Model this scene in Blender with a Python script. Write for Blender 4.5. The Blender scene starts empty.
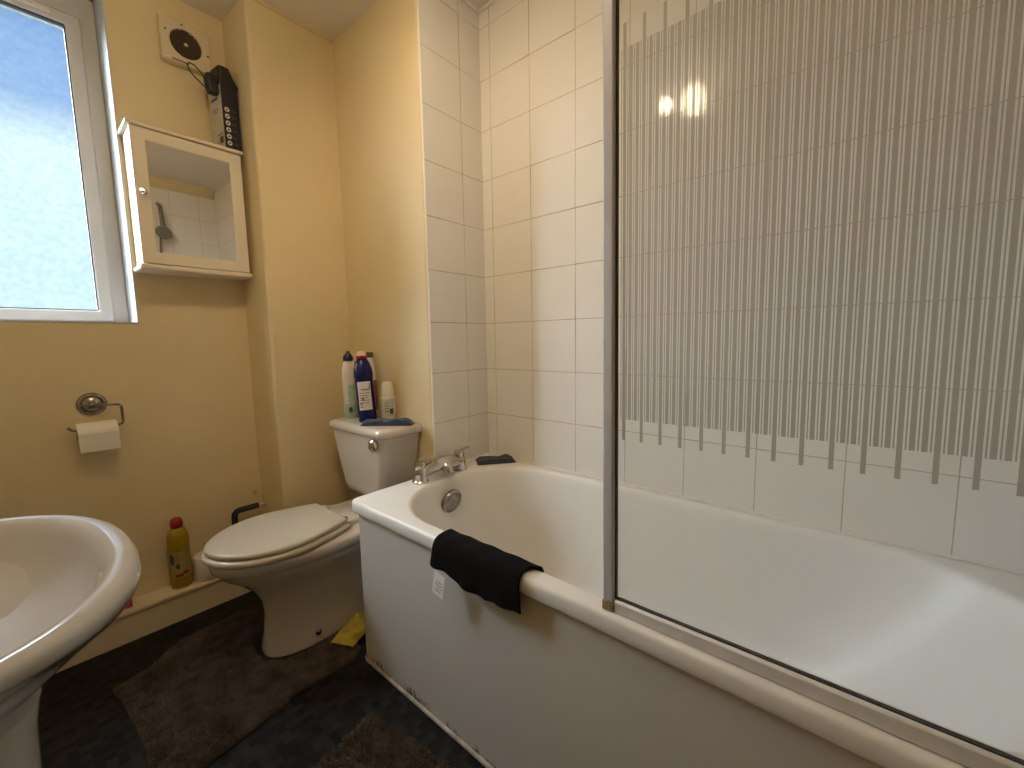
import bpy, math, random
from mathutils import Vector, Matrix, noise as mnoise
rnd = random.Random(7)
S = bpy.context.scene
COL = S.collection
PI = math.pi

# ------------------------------------------------------------------ materials
def srgb(r, g, b):
    f = lambda c: (c / 255 / 12.92) if c / 255 <= .04045 else ((c / 255 + .055) / 1.055) ** 2.4
    return (f(r), f(g), f(b), 1)

def newmat(name):
    m = bpy.data.materials.new(name)
    m.use_nodes = True
    return m, m.node_tree, m.node_tree.nodes['Principled BSDF']

def mat(name, col, rough=.5, metal=0., spec=.5, coat=0., bump=0., bscale=60., var=0., vscale=8., col2=None,
        transm=0., sheen=0., detail=4., sss=0.):
    """principled material with noise variation of colour (var / col2) and a noise bump"""
    m, t, p = newmat(name)
    c = tuple(col[:3]) + (1,)
    p.inputs['Base Color'].default_value = c
    p.inputs['Roughness'].default_value = rough
    p.inputs['Metallic'].default_value = metal
    p.inputs['Specular IOR Level'].default_value = spec
    p.inputs['Coat Weight'].default_value = coat
    p.inputs['Coat Roughness'].default_value = .08
    p.inputs['Transmission Weight'].default_value = transm
    p.inputs['Sheen Weight'].default_value = sheen
    tc = t.nodes.new('ShaderNodeTexCoord')
    if var or col2:
        n = t.nodes.new('ShaderNodeTexNoise')
        n.inputs['Scale'].default_value = vscale
        n.inputs['Detail'].default_value = detail
        t.links.new(tc.outputs['Object'], n.inputs['Vector'])
        r = t.nodes.new('ShaderNodeValToRGB')
        c2 = tuple(col2[:3]) + (1,) if col2 else tuple(x * (1 - var) for x in c[:3]) + (1,)
        r.color_ramp.elements[0].position = .32
        r.color_ramp.elements[1].position = .68
        r.color_ramp.elements[0].color = c2
        r.color_ramp.elements[1].color = c
        t.links.new(n.outputs['Fac'], r.inputs['Fac'])
        t.links.new(r.outputs['Color'], p.inputs['Base Color'])
    if bump:
        n = t.nodes.new('ShaderNodeTexNoise')
        n.inputs['Scale'].default_value = bscale
        n.inputs['Detail'].default_value = 5
        t.links.new(tc.outputs['Object'], n.inputs['Vector'])
        b = t.nodes.new('ShaderNodeBump')
        b.inputs['Strength'].default_value = bump
        b.inputs['Distance'].default_value = .004
        t.links.new(n.outputs['Fac'], b.inputs['Height'])
        t.links.new(b.outputs['Normal'], p.inputs['Normal'])
    return m

PAINT_C = (.70, .575, .345)
M = {}
M['paint'] = mat('cream wall paint', PAINT_C, .55, bump=.25, bscale=140, var=.05, vscale=3)
M['ceiling'] = mat('ceiling paint', (.78, .74, .68), .8, bump=.2, bscale=90, var=.05, vscale=4)
M['tile'] = mat('glazed tile', (.77, .745, .705), .08, spec=.5, var=.03, vscale=5, bump=.02, bscale=25)
M['grout'] = mat('tile grout', (.50, .42, .33), .8, var=.25, vscale=14)
M['upvc'] = mat('upvc frame', (.62, .59, .56), .35, var=.06, vscale=9)
M['reveal'] = mat('white gloss reveal', (.50, .51, .51), .4, bump=.1)
M['gasket'] = mat('black rubber gasket', (.02, .022, .03), .6)
M['ceramic'] = mat('white sanitary ceramic', (.585, .53, .45), .10, spec=.6, coat=.3)
M['basin'] = mat('basin ceramic', (.58, .585, .605), .10, spec=.6, coat=.4)
M['seat'] = mat('toilet seat plastic', (.50, .45, .37), .3)
M['bath'] = mat('bath acrylic', (.75, .735, .705), .33, spec=.28, coat=0., var=.03, vscale=3)
M['chrome'] = mat('chrome', (.62, .60, .58), .14, metal=1, var=.2, vscale=40)
M['oldchrome'] = mat('tarnished chrome', (.42, .40, .38), .25, metal=1, col2=(.22, .20, .19), vscale=55)
M['alu'] = mat('satin aluminium', (.50, .50, .52), .45, metal=.1, var=.06, vscale=30)
M['alurail'] = mat('white rail', (.70, .69, .68), .4, metal=.1, var=.1, vscale=30)
M['cab'] = mat('white cabinet paint', (.74, .66, .53), .35, var=.03, vscale=5)
M['mirror'] = mat('mirror glass', (.86, .84, .80), .015, metal=1)
M['fan'] = mat('aged plastic', (.66, .56, .38), .4, var=.05, vscale=10)
M['black'] = mat('black plastic', (.012, .012, .014), .45)
M['navybox'] = mat('navy carton', (.012, .013, .022), .5)
M['cardwhite'] = mat('printed carton side', (.60, .55, .47), .6, col2=(.42, .38, .33), vscale=70)
M['whiteprint'] = mat('white print', (.72, .70, .66), .5)
M['paper'] = mat('tissue paper', (.80, .74, .65), .9, bump=.5, bscale=180, var=.05, vscale=30)
M['cardtube'] = mat('card tube', (.12, .085, .05), .9)
M['skirt'] = mat('boxing gloss paint', (.66, .55, .38), .4, bump=.1, bscale=40, var=.06, vscale=5)
M['yellowplastic'] = mat('yellow bottle plastic', (.36, .25, .012), .3, col2=(.28, .19, .009), vscale=25)
M['redplastic'] = mat('red plastic', (.28, .010, .008), .35)
M['redcard'] = mat('red carton', (.34, .018, .035), .5, col2=(.45, .10, .12), vscale=40)
M['blueplastic'] = mat('dark blue plastic', (.004, .008, .085), .25, spec=.35)
M['navycap'] = mat('navy cap', (.01, .012, .06), .35)
M['whiteplastic'] = mat('white plastic', (.72, .68, .64), .35)
M['tealplastic'] = mat('pale teal plastic', (.25, .42, .38), .35, col2=(.45, .55, .50), vscale=30)
M['translucentcap'] = mat('milky cap', (.66, .62, .54), .3)
M['label'] = mat('white paper label', (.66, .62, .62), .5)
M['print'] = mat('dark print', (.06, .055, .07), .6)
M['amberplastic'] = mat('red orange plastic', (.40, .09, .04), .35)
M['bluecloth'] = mat('navy sponge cloth', (.020, .036, .068), .95, bump=.8, bscale=260, var=.35, vscale=60, sheen=.3)
M['darkcloth'] = mat('dark navy cloth', (.020, .036, .060), .95, bump=.8, bscale=260, var=.3, vscale=60, sheen=.2)
M['towel'] = mat('black terry towel', (.006, .006, .0065), .98, spec=.15, bump=1., bscale=420, var=.4, vscale=160)
M['tag'] = mat('care tag', (.84, .80, .78), .8)
M['yellowcloth'] = mat('yellow dust cloth', (.50, .38, .05), .95, bump=.6, bscale=200, var=.3, vscale=40)
M['pipe'] = mat('black pipe insulation', (.010, .010, .010), .7)
M['copper'] = mat('painted pipe', (.55, .47, .36), .5)
M['rust'] = mat('stained brown end cap', (.42, .33, .20), .7, col2=(.17, .11, .06), vscale=90)
M['trim'] = mat('white plastic trim', (.78, .74, .68), .35)
M['silicone'] = mat('silicone sealant', (.48, .43, .36), .5, col2=(.25, .22, .18), vscale=25)
M['shower'] = mat('grey chrome plastic', (.20, .19, .19), .35, metal=.3)
M['lamp_metal'] = mat('white lamp metal', (.7, .68, .64), .4)

M['seal'] = mat('white bath seal', (.72, .68, .62), .4, col2=(.30, .27, .24), vscale=5)
for nd in M['seal'].node_tree.nodes:
    if nd.type == 'VALTORGB': nd.color_ramp.elements[0].position = .28; nd.color_ramp.elements[1].position = .36
def panel_mat():
    m, t, p = newmat('bath panel')
    N, L = t.nodes, t.links
    tc = N.new('ShaderNodeTexCoord')
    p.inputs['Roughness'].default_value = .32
    sep = N.new('ShaderNodeSeparateXYZ'); L.new(tc.outputs['Object'], sep.inputs[0])
    n1 = N.new('ShaderNodeTexNoise'); n1.inputs['Scale'].default_value = 70; n1.inputs['Detail'].default_value = 5
    n2 = N.new('ShaderNodeTexNoise'); n2.inputs['Scale'].default_value = 9; n2.inputs['Detail'].default_value = 3
    for n in (n1, n2): L.new(tc.outputs['Object'], n.inputs['Vector'])
    # mildew specks within some centimetres of the floor, only where the coarse noise allows
    h = N.new('ShaderNodeMapRange'); h.inputs[1].default_value = .07; h.inputs[2].default_value = .01
    h.inputs[3].default_value = 0; h.inputs[4].default_value = 1
    L.new(sep.outputs['Z'], h.inputs[0])
    a = N.new('ShaderNodeMath'); a.operation = 'MULTIPLY'; L.new(h.outputs[0], a.inputs[0]); L.new(n2.outputs['Fac'], a.inputs[1])
    b = N.new('ShaderNodeMath'); b.operation = 'MULTIPLY'; L.new(a.outputs[0], b.inputs[0]); L.new(n1.outputs['Fac'], b.inputs[1])
    r = N.new('ShaderNodeValToRGB'); r.color_ramp.elements[0].position = .17; r.color_ramp.elements[1].position = .27
    L.new(b.outputs[0], r.inputs['Fac'])
    mx = N.new('ShaderNodeMix'); mx.data_type = 'RGBA'
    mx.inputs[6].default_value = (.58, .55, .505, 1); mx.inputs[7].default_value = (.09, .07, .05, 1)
    L.new(r.outputs['Color'], mx.inputs[0]); L.new(mx.outputs[2], p.inputs['Base Color'])
    return m
M['panel'] = panel_mat()

def floor_mat():
    m, t, p = newmat('dark mosaic vinyl')
    N, L = t.nodes, t.links
    tc = N.new('ShaderNodeTexCoord')
    sc = N.new('ShaderNodeVectorMath'); sc.operation = 'SCALE'; sc.inputs['Scale'].default_value = 46
    L.new(tc.outputs['Object'], sc.inputs[0])
    fl = N.new('ShaderNodeVectorMath'); fl.operation = 'FLOOR'; L.new(sc.outputs[0], fl.inputs[0])
    wn = N.new('ShaderNodeTexWhiteNoise'); wn.noise_dimensions = '2D'; L.new(fl.outputs[0], wn.inputs['Vector'])
    ns = N.new('ShaderNodeTexNoise'); ns.inputs['Scale'].default_value = 7; L.new(tc.outputs['Object'], ns.inputs['Vector'])
    ad = N.new('ShaderNodeMath'); ad.operation = 'MULTIPLY_ADD'; ad.inputs[1].default_value = .6
    L.new(wn.outputs['Value'], ad.inputs[0])
    ml = N.new('ShaderNodeMath'); ml.operation = 'MULTIPLY'; ml.inputs[1].default_value = .5
    L.new(ns.outputs['Fac'], ml.inputs[0]); L.new(ml.outputs[0], ad.inputs[2])
    r = N.new('ShaderNodeValToRGB')
    e = r.color_ramp.elements
    e[0].position = .2; e[0].color = (.002, .0018, .0018, 1)
    e[1].position = .8; e[1].color = (.018, .0165, .016, 1)
    L.new(ad.outputs[0], r.inputs['Fac']); L.new(r.outputs['Color'], p.inputs['Base Color'])
    p.inputs['Roughness'].default_value = .6; p.inputs['Specular IOR Level'].default_value = .15
    b = N.new('ShaderNodeBump'); b.inputs['Strength'].default_value = .2; b.inputs['Distance'].default_value = .002
    L.new(wn.outputs['Value'], b.inputs['Height']); L.new(b.outputs['Normal'], p.inputs['Normal'])
    return m
M['floor'] = floor_mat()

def shag_mat():
    m, t, p = newmat('brown shag pile')
    N, L = t.nodes, t.links
    tc = N.new('ShaderNodeTexCoord')
    n = N.new('ShaderNodeTexNoise'); n.inputs['Scale'].default_value = 22; n.inputs['Detail'].default_value = 6
    L.new(tc.outputs['Object'], n.inputs['Vector'])
    r = N.new('ShaderNodeValToRGB'); e = r.color_ramp.elements
    e[0].position = .35; e[0].color = (.075, .058, .048, 1); e[1].position = .7; e[1].color = (.14, .112, .094, 1)
    L.new(n.outputs['Fac'], r.inputs['Fac']); L.new(r.outputs['Color'], p.inputs['Base Color'])
    p.inputs['Roughness'].default_value = .95; p.inputs['Specular IOR Level'].default_value = .1
    return m
M['shag'] = shag_mat()
M['matback'] = mat('mat backing', (.055, .042, .034), .95)

def glass_mat(name, tint, film, film_col, rough=.02, ior=1.3):
    """clear pane: light passes straight through, fresnel gloss on top, a thin dull film of grime"""
    m = bpy.data.materials.new(name); m.use_nodes = True
    t = m.node_tree; N, L = t.nodes, t.links
    N.clear()
    o = N.new('ShaderNodeOutputMaterial')
    tr = N.new('ShaderNodeBsdfTransparent'); tr.inputs['Color'].default_value = tint
    gl = N.new('ShaderNodeBsdfGlossy'); gl.inputs['Roughness'].default_value = rough
    df = N.new('ShaderNodeBsdfDiffuse'); df.inputs['Color'].default_value = film_col
    fr = N.new('ShaderNodeFresnel'); fr.inputs['IOR'].default_value = ior
    m1 = N.new('ShaderNodeMixShader'); m1.inputs[0].default_value = film
    m2 = N.new('ShaderNodeMixShader')
    L.new(tr.outputs[0], m1.inputs[1]); L.new(df.outputs[0], m1.inputs[2])
    ge = N.new('ShaderNodeNewGeometry'); inv = N.new('ShaderNodeMath'); inv.operation = 'SUBTRACT'; inv.inputs[0].default_value = 1
    L.new(ge.outputs['Backfacing'], inv.inputs[1])
    ff = N.new('ShaderNodeMath'); ff.operation = 'MULTIPLY'; L.new(fr.outputs[0], ff.inputs[0]); L.new(inv.outputs[0], ff.inputs[1])
    L.new(ff.outputs[0], m2.inputs[0]); L.new(m1.outputs[0], m2.inputs[1]); L.new(gl.outputs[0], m2.inputs[2])
    L.new(m2.outputs[0], o.inputs[0])
    return m
M['screen_glass'] = glass_mat('clear screen glass', (.93, .935, .93, 1), .05, (.55, .54, .52, 1))
M['stripe'] = glass_mat('grey stripe print', (.80, .80, .78, 1), .66, (.36, .345, .315, 1), .3, 1.04)

def frosted_mat():
    m = bpy.data.materials.new('obscure window glass'); m.use_nodes = True
    t = m.node_tree; N, L = t.nodes, t.links
    N.clear()
    o = N.new('ShaderNodeOutputMaterial')
    tc = N.new('ShaderNodeTexCoord')
    n = N.new('ShaderNodeTexNoise'); n.inputs['Scale'].default_value = 55; n.inputs['Detail'].default_value = 3
    L.new(tc.outputs['Object'], n.inputs['Vector'])
    r = N.new('ShaderNodeValToRGB'); e = r.color_ramp.elements
    e[0].position = .35; e[0].color = (.91, .94, .965, 1); e[1].position = .65; e[1].color = (1, 1, 1, 1)
    L.new(n.outputs['Fac'], r.inputs['Fac'])
    tr = N.new('ShaderNodeBsdfTransparent'); L.new(r.outputs['Color'], tr.inputs['Color'])
    tl = N.new('ShaderNodeBsdfTranslucent'); tl.inputs['Color'].default_value = (.9, .95, 1, 1)
    gl = N.new('ShaderNodeBsdfGlossy'); gl.inputs['Roughness'].default_value = .5
    m1 = N.new('ShaderNodeMixShader'); m1.inputs[0].default_value = .015
    m2 = N.new('ShaderNodeMixShader'); m2.inputs[0].default_value = .04
    L.new(tr.outputs[0], m1.inputs[1]); L.new(tl.outputs[0], m1.inputs[2])
    L.new(m1.outputs[0], m2.inputs[1]); L.new(gl.outputs[0], m2.inputs[2])
    L.new(m2.outputs[0], o.inputs[0])
    return m
M['frosted'] = frosted_mat()

LAMP = 46.0
def lamp_mat():
    m = bpy.data.materials.new('lit opal globe'); m.use_nodes = True
    t = m.node_tree; t.nodes.clear()
    o = t.nodes.new('ShaderNodeOutputMaterial'); e = t.nodes.new('ShaderNodeEmission')
    e.inputs['Color'].default_value = (1, .785, .51, 1); e.inputs['Strength'].default_value = LAMP
    t.links.new(e.outputs[0], o.inputs[0]); return m
M['lamp'] = lamp_mat()

# ------------------------------------------------------------------ geometry helpers
class MB:
    """collects vertices and faces of ONE mesh"""
    def __init__(s): s.v = []; s.f = []; s.m = []
    def add(s, v, f, mi=0, T=None):
        b = len(s.v)
        s.v += [tuple(T @ Vector(x)) if T else tuple(x) for x in v]
        s.f += [tuple(b + i for i in q) for q in f]; s.m += [mi] * len(f)
        return s
    def box(s, x0, x1, y0, y1, z0, z1, mi=0, T=None):
        x0, x1 = sorted((x0, x1)); y0, y1 = sorted((y0, y1)); z0, z1 = sorted((z0, z1))
        v = [(x0, y0, z0), (x1, y0, z0), (x1, y1, z0), (x0, y1, z0), (x0, y0, z1), (x1, y0, z1), (x1, y1, z1), (x0, y1, z1)]
        return s.add(v, [(3, 2, 1, 0), (4, 5, 6, 7), (0, 1, 5, 4), (1, 2, 6, 5), (2, 3, 7, 6), (3, 0, 4, 7)], mi, T)
    def loft(s, rings, cap0=True, cap1=True, closed=True, mi=0, T=None):
        n = len(rings[0]); v = [p for r in rings for p in r]; f = []
        for i in range(len(rings) - 1):
            for j in range(n if closed else n - 1):
                k = (j + 1) % n
                f.append((i * n + j, i * n + k, (i + 1) * n + k, (i + 1) * n + j))
        if cap0: f.append(tuple(reversed(range(n))))
        if cap1: f.append(tuple((len(rings) - 1) * n + j for j in range(n)))
        return s.add(v, f, mi, T)
    def lathe(s, prof, c=(0, 0, 0), n=32, mi=0, T=None, cap0=True, cap1=True, sx=1., sy=1.):
        rings = [[(c[0] + r * sx * math.cos(2 * PI * j / n), c[1] + r * sy * math.sin(2 * PI * j / n), c[2] + z) for j in range(n)] for r, z in prof]
        return s.loft(rings, cap0, cap1, True, mi, T)
    def tube(s, pts, r, n=12, mi=0, caps=True, T=None):
        pts = [Vector(p) for p in pts]; rings = []; prev = None
        for i, p in enumerate(pts):
            d = (pts[min(i + 1, len(pts) - 1)] - pts[max(i - 1, 0)]).normalized()
            if prev is None:
                a = d.orthogonal().normalized()
            else:
                a = (prev - d * prev.dot(d)).normalized()
            prev = a; b = d.cross(a)
            rr = r[i] if isinstance(r, (list, tuple)) else r
            rings.append([tuple(p + rr * (math.cos(2 * PI * j / n) * a + math.sin(2 * PI * j / n) * b)) for j in range(n)])
        return s.loft(rings, caps, caps, True, mi, T)
    def grid(s, fn, nu, nv, mi=0):
        v = [fn(i / nu, j / nv) for i in range(nu + 1) for j in range(nv + 1)]
        f = [(i * (nv + 1) + j, (i + 1) * (nv + 1) + j, (i + 1) * (nv + 1) + j + 1, i * (nv + 1) + j + 1) for i in range(nu) for j in range(nv)]
        return s.add(v, f, mi)
    def build(s, name, mats, parent=None, smooth=35, bevel=0., seg=2, recalc=True):
        me = bpy.data.meshes.new(name)
        me.from_pydata(s.v, [], s.f)
        if not isinstance(mats, (list, tuple)): mats = [mats]
        for q in mats: me.materials.append(q)
        for p, i in zip(me.polygons, s.m): p.material_index = i
        me.update()
        if recalc:
            import bmesh
            bm = bmesh.new(); bm.from_mesh(me); bmesh.ops.recalc_face_normals(bm, faces=bm.faces); bm.to_mesh(me); bm.free()
        if smooth:
            for p in me.polygons: p.use_smooth = True
            me.set_sharp_from_angle(angle=math.radians(smooth))
        o = bpy.data.objects.new(name, me); COL.objects.link(o)
        if parent is not None:
            o.parent = parent
            o.matrix_parent_inverse = Matrix.Translation(parent.location).inverted() if parent.type == 'EMPTY' else Matrix()
        if bevel:
            b = o.modifiers.new('bevel', 'BEVEL'); b.width = bevel; b.segments = seg; b.limit_method = 'ANGLE'; b.angle_limit = math.radians(40)
            b.harden_normals = False
        return o

def thing(name, loc, label, cat, group=None):
    o = bpy.data.objects.new(name, None); COL.objects.link(o); o.location = loc
    o.empty_display_size = .05
    return tag(o, label, cat, group)
def tag(o, label, cat, group=None):
    o['label'] = label; o['category'] = cat
    if group: o['group'] = group
    return o
def struct(o): o['kind'] = 'structure'; return o

def rrect(x0, x1, y0, y1, z, r, k=8, e=6):
    """closed ring of a rounded rectangle; r may be one radius or four (corner order: +x+y, -x+y, -x-y, +x-y)"""
    rs = r if isinstance(r, (list, tuple)) else [r] * 4
    cs = [(x1, y1, 0), (x0, y1, 90), (x0, y0, 180), (x1, y0, 270)]
    sg = [(-1, -1), (1, -1), (1, 1), (-1, 1)]
    arcs = []
    for (cx, cy, a0), (sx, sy), q in zip(cs, sg, rs):
        ox, oy = cx + sx * q, cy + sy * q
        arcs.append([(ox + q * math.cos(math.radians(a0 + 90 * i / k)), oy + q * math.sin(math.radians(a0 + 90 * i / k)), z) for i in range(k + 1)])
    ring = []
    for i in range(4):
        ring += arcs[i]
        a, b = arcs[i][-1], arcs[(i + 1) % 4][0]
        for j in range(1, e):
            t = j / e; ring.append((a[0] + (b[0] - a[0]) * t, a[1] + (b[1] - a[1]) * t, z))
    return ring

def sellipse(cx, cy, z, ax, ay, n=2.2, N=64, xmin=None, axb=None):
    """super-ellipse ring; axb = half length on the +x side when different; xmin clips"""
    ring = []
    for j in range(N):
        t = 2 * PI * j / N; c, s_ = math.cos(t), math.sin(t)
        a = axb if (axb and c > 0) else ax
        x = cx + a * math.copysign(abs(c) ** (2 / n), c); y = cy + ay * math.copysign(abs(s_) ** (2 / n), s_)
        if xmin is not None: x = max(x, xmin)
        ring.append((x, y, z))
    return ring

def Rz(a): return Matrix.Rotation(a, 4, 'Z')
def at(x, y, z): return Matrix.Translation((x, y, z))

# ------------------------------------------------------------------ the room
XL, YB, YW, ZC = -1.72, -1.75, .838, 2.445
XS, YX, XB = -.3134, .61, -.675           # side wall, boxing face, boxing side
WX0, WX1, WZ0, WZ1 = -1.66, -1.042, 1.187, 2.40     # window opening
struct(MB().box(XL - .1, .1, YB - .1, .96, -.1, 0).build('floor', M['floor']))
struct(MB().box(XL - .1, .1, YB - .1, 1.2, ZC, ZC + .1).build('ceiling', M['ceiling']))
struct(MB().box(XL - .1, XL, YB - .1, YW, 0, ZC).build('wall_left', M['paint']))
struct(MB().box(XL, 0, YB - .1, YB, 0, ZC).build('wall_back', M['paint']))

def wall_with_hole():
    b = MB(); y0, y1 = YW, YW + .24
    xs = [XL - .1, WX0, WX1, .1]; zs = [0, WZ0, WZ1, ZC]
    V = {}
    for k, y in enumerate((y0, y1)):
        for i, x in enumerate(xs):
            for j, z in enumerate(zs): V[i, j, k] = len(b.v); b.v.append((x, y, z))
    for i in range(3):
        for j in range(3):
            if (i, j) == (1, 1): continue
            b.f.append((V[i, j, 0], V[i + 1, j, 0], V[i + 1, j + 1, 0], V[i, j + 1, 0]))
            b.f.append((V[i, j, 1], V[i, j + 1, 1], V[i + 1, j + 1, 1], V[i + 1, j, 1]))
    for i0, j0, i1, j1 in ((1, 1, 2, 1), (2, 1, 2, 2), (2, 2, 1, 2), (1, 2, 1, 1)):
        b.f.append((V[i0, j0, 0], V[i0, j0, 1], V[i1, j1, 1], V[i1, j1, 0]))
    for i in range(3):
        for j in (0, 3): b.f.append((V[i, j, 0], V[i + 1, j, 0], V[i + 1, j, 1], V[i, j, 1]))
    for j in range(3):
        for i in (0, 3): b.f.append((V[i, j, 0], V[i, j + 1, 0], V[i, j + 1, 1], V[i, j, 1]))
    b.m = [0] * len(b.f)
    return b
struct(wall_with_hole().build('wall_far', M['paint'], smooth=0))

# boxing in the corner (rounded outer edge) and the alcove side wall
def boxing():
    r = .016; xo = XB + .011; pts = [(XS + .004, YX), (xo + r, YX)]
    for i in range(1, 9):
        a = math.radians(270 - 90 * i / 8); pts.append((xo + r + r * math.cos(a), YX + r + r * math.sin(a)))
    pts += [(XB, YW + .004), (XS + .004, YW + .004)]
    return MB().loft([[(x, y, z) for x, y in pts] for z in (0, ZC)])
struct(boxing().build('wall_boxing', M['paint'], smooth=50))
def sidewall():
    r = .012; y0 = .0085
    pts = [(XS + .1, y0), (XS + r, y0)]
    for i in range(1, 7):
        a = math.radians(270 - 90 * i / 6); pts.append((XS + r + r * math.cos(a), y0 + r + r * math.sin(a)))
    pts += [(XS, YW), (XS + .1, YW)]
    return MB().loft([[(x, y, z) for x, y in pts] for z in (0, ZC)])
struct(sidewall().build('wall_side', M['paint'], smooth=50))

# tiled walls: one connected skin, every tile a raised, very slightly tilted face between grout strips
GZ = [2.3753 - .2 * k for k in range(12)]
def tiled(us, point, u0, u1, z0, z1, backing):
    """us: grout positions along the wall; point(u, z, depth) -> xyz"""
    g = .0013
    cu = sorted([u for u in us if u0 < u < u1]); cz = sorted([z for z in GZ if z0 < z < z1])
    iu = list(zip([u0] + [u + g for u in cu], [u - g for u in cu] + [u1]))
    iz = list(zip([z0] + [z + g for z in cz], [z - g for z in cz] + [z1]))
    b = MB(); C = {}
    for i, (a, c) in enumerate(iu):
        for j, (d, e) in enumerate(iz):
            t1, t2 = rnd.gauss(0, .0004), rnd.gauss(0, .0004)
            for p, (u, su) in enumerate(((a, -1), (c, 1))):
                for q, (z, sz) in enumerate(((d, -1), (e, 1))):
                    C[i, j, p, q] = len(b.v); b.v.append(point(u, z, .0012 + t1 * su + t2 * sz))
    def F(*idx, mi=0): b.f.append(tuple(C[k] for k in idx)); b.m.append(mi)
    nu, nz = len(iu), len(iz)
    for i in range(nu):
        for j in range(nz):
            F((i, j, 0, 0), (i, j, 1, 0), (i, j, 1, 1), (i, j, 0, 1))
            if i + 1 < nu: F((i, j, 1, 0), (i + 1, j, 0, 0), (i + 1, j, 0, 1), (i, j, 1, 1), mi=1)
            if j + 1 < nz: F((i, j, 0, 1), (i, j, 1, 1), (i, j + 1, 1, 0), (i, j + 1, 0, 0), mi=1)
            if i + 1 < nu and j + 1 < nz: F((i, j, 1, 1), (i + 1, j, 0, 1), (i + 1, j + 1, 0, 0), (i, j + 1, 1, 0), mi=1)
    # close the skin to a slab: perimeter loop to the back
    loop = [(i, 0, p, 0) for i in range(nu) for p in (0, 1)] + [(nu - 1, j, 1, q) for j in range(nz) for q in (0, 1)][1:] \
        + [(i, nz - 1, p, 1) for i in reversed(range(nu)) for p in (1, 0)][1:] + [(0, j, 0, q) for j in reversed(range(nz)) for q in (1, 0)][1:-1]
    uz = [(u0, z0), (u1, z0), (u1, z1), (u0, z1)]
    n0 = len(b.v); pos = []
    front = [C[k] for k in loop]
    for k in front:
        pass
    # back ring: same loop pushed back
    lu = []
    for (i, j, p, q) in loop: lu.append((iu[i][p], iz[j][q]))
    back = []
    for (u, z) in lu: back.append(len(b.v)); b.v.append(point(u, z, -backing))
    m = len(front)
    for k in range(m):
        k2 = (k + 1) % m
        b.f.append((front[k], front[k2], back[k2], back[k])); b.m.append(0)
    b.f.append(tuple(back)); b.m.append(1)
    return b
YG = [-.0553 - .203 * k for k in range(10)] + [-.0553 + .203]
XG = [-.119 - .203 * k for k in range(4)]
struct(tiled(YG, lambda u, z, d: (-d, u, z), YB, 0, 0, ZC, .1).build('wall_right', [M['tile'], M['grout']], smooth=0))
struct(tiled(XG, lambda u, z, d: (u, -d, z), XS, -.0005, 0, ZC, .008).build('wall_end', [M['tile'], M['grout']], smooth=0))
struct(tiled([-.119 - .203 * k for k in range(6)], lambda u, z, d: (u, YB + .008 + d, z), -.72, -.0015, 0, ZC, .007).build('wall_shower', [M['tile'], M['grout']], smooth=0))
# plastic bead down the tile edge, cornice beads, silicone seals
struct(MB().tube([(XS + .0025, .003, 0), (XS + .0025, .003, ZC)], .0042, 10).build('trim_1', M['trim']))
struct(MB().tube([(-.006, -.006, ZC - .003), (XS, -.006, ZC - .003)], .007, 8).build('trim_2', M['trim']))
struct(MB().tube([(-.006, -.006, ZC - .003), (-.006, YB + .02, ZC - .003)], .007, 8).build('trim_3', M['trim']))
struct(MB().tube([(XS, YX - .003, ZC - .003), (XB, YX - .003, ZC - .003)], .006, 8).build('trim_4', M['paint']))
struct(MB().loft([[(x, y, z) for y, z in ((YB + .001, ZC - .001), (YB + .001, ZC - .075), (YB + .012, ZC - .075), (YB + .020, ZC - .066), (YB + .045, ZC - .030), (YB + .066, ZC - .020), (YB + .075, ZC - .012), (YB + .075, ZC - .001))] for x in (-.72, -.012)]).build('trim_8', M['paint'], smooth=40))
# low pipe boxing along the window wall
def skirting():
    y0 = .752; pts = [(y0, 0), (y0, .104), (y0 - .006, .106), (y0 - .008, .112), (y0 - .006, .119), (y0 + .002, .122), (YW - .001, .122), (YW - .001, 0)]
    return MB().loft([[(x, y, z) for y, z in pts] for x in (XL + .001, XB - .001)])
struct(skirting().build('baseboard_far', M['skirt'], smooth=40))

# ------------------------------------------------------------------ window
def ringframe(b, x0, x1, z0, z1, w, y0, y1, mi=0, wz=None):
    wz = wz or w
    o = [(x0, z0), (x1, z0), (x1, z1), (x0, z1)]; i = [(x0 + w, z0 + wz), (x1 - w, z0 + wz), (x1 - w, z1 - wz), (x0 + w, z1 - wz)]
    v = [(x, y0, z) for x, z in o] + [(x, y0, z) for x, z in i] + [(x, y1, z) for x, z in o] + [(x, y1, z) for x, z in i]
    f = []
    for k in range(4):
        l = (k + 1) % 4
        f += [(k, l, 4 + l, 4 + k), (8 + k, 12 + k, 12 + l, 8 + l), (k, 8 + k, 8 + l, l), (4 + k, 4 + l, 12 + l, 12 + k)]
    return b.add(v, f, mi)
win = struct(bpy.data.objects.new('window_1', None)); COL.objects.link(win); win.location = ((WX0 + WX1) / 2, 1.0, WZ0)
# white lining of the opening
b = MB(); ringframe(b, WX0 + .001, WX1 - .0005, WZ0 + .001, WZ1 - .001, .004, YW - .002, 1.05); b.build('reveal_lining', M['reveal'], win, smooth=0)
fx0, fx1, fz0, fz1 = WX0 + .006, -1.0465, WZ0 + .006, WZ1 - .006
b = MB(); ringframe(b, fx0, fx1, fz0, fz1, .047, 1.005, 1.065); b.build('outer_frame', M['upvc'], win, bevel=.004)
sx0, sx1, sz0, sz1 = fx0 + .040, -1.0895, fz0 + .006, 2.312
b = MB(); ringframe(b, sx0, sx1, sz0, sz1, .042, .992, 1.05); sash = b.build('sash', M['upvc'], win, bevel=.006)
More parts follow.
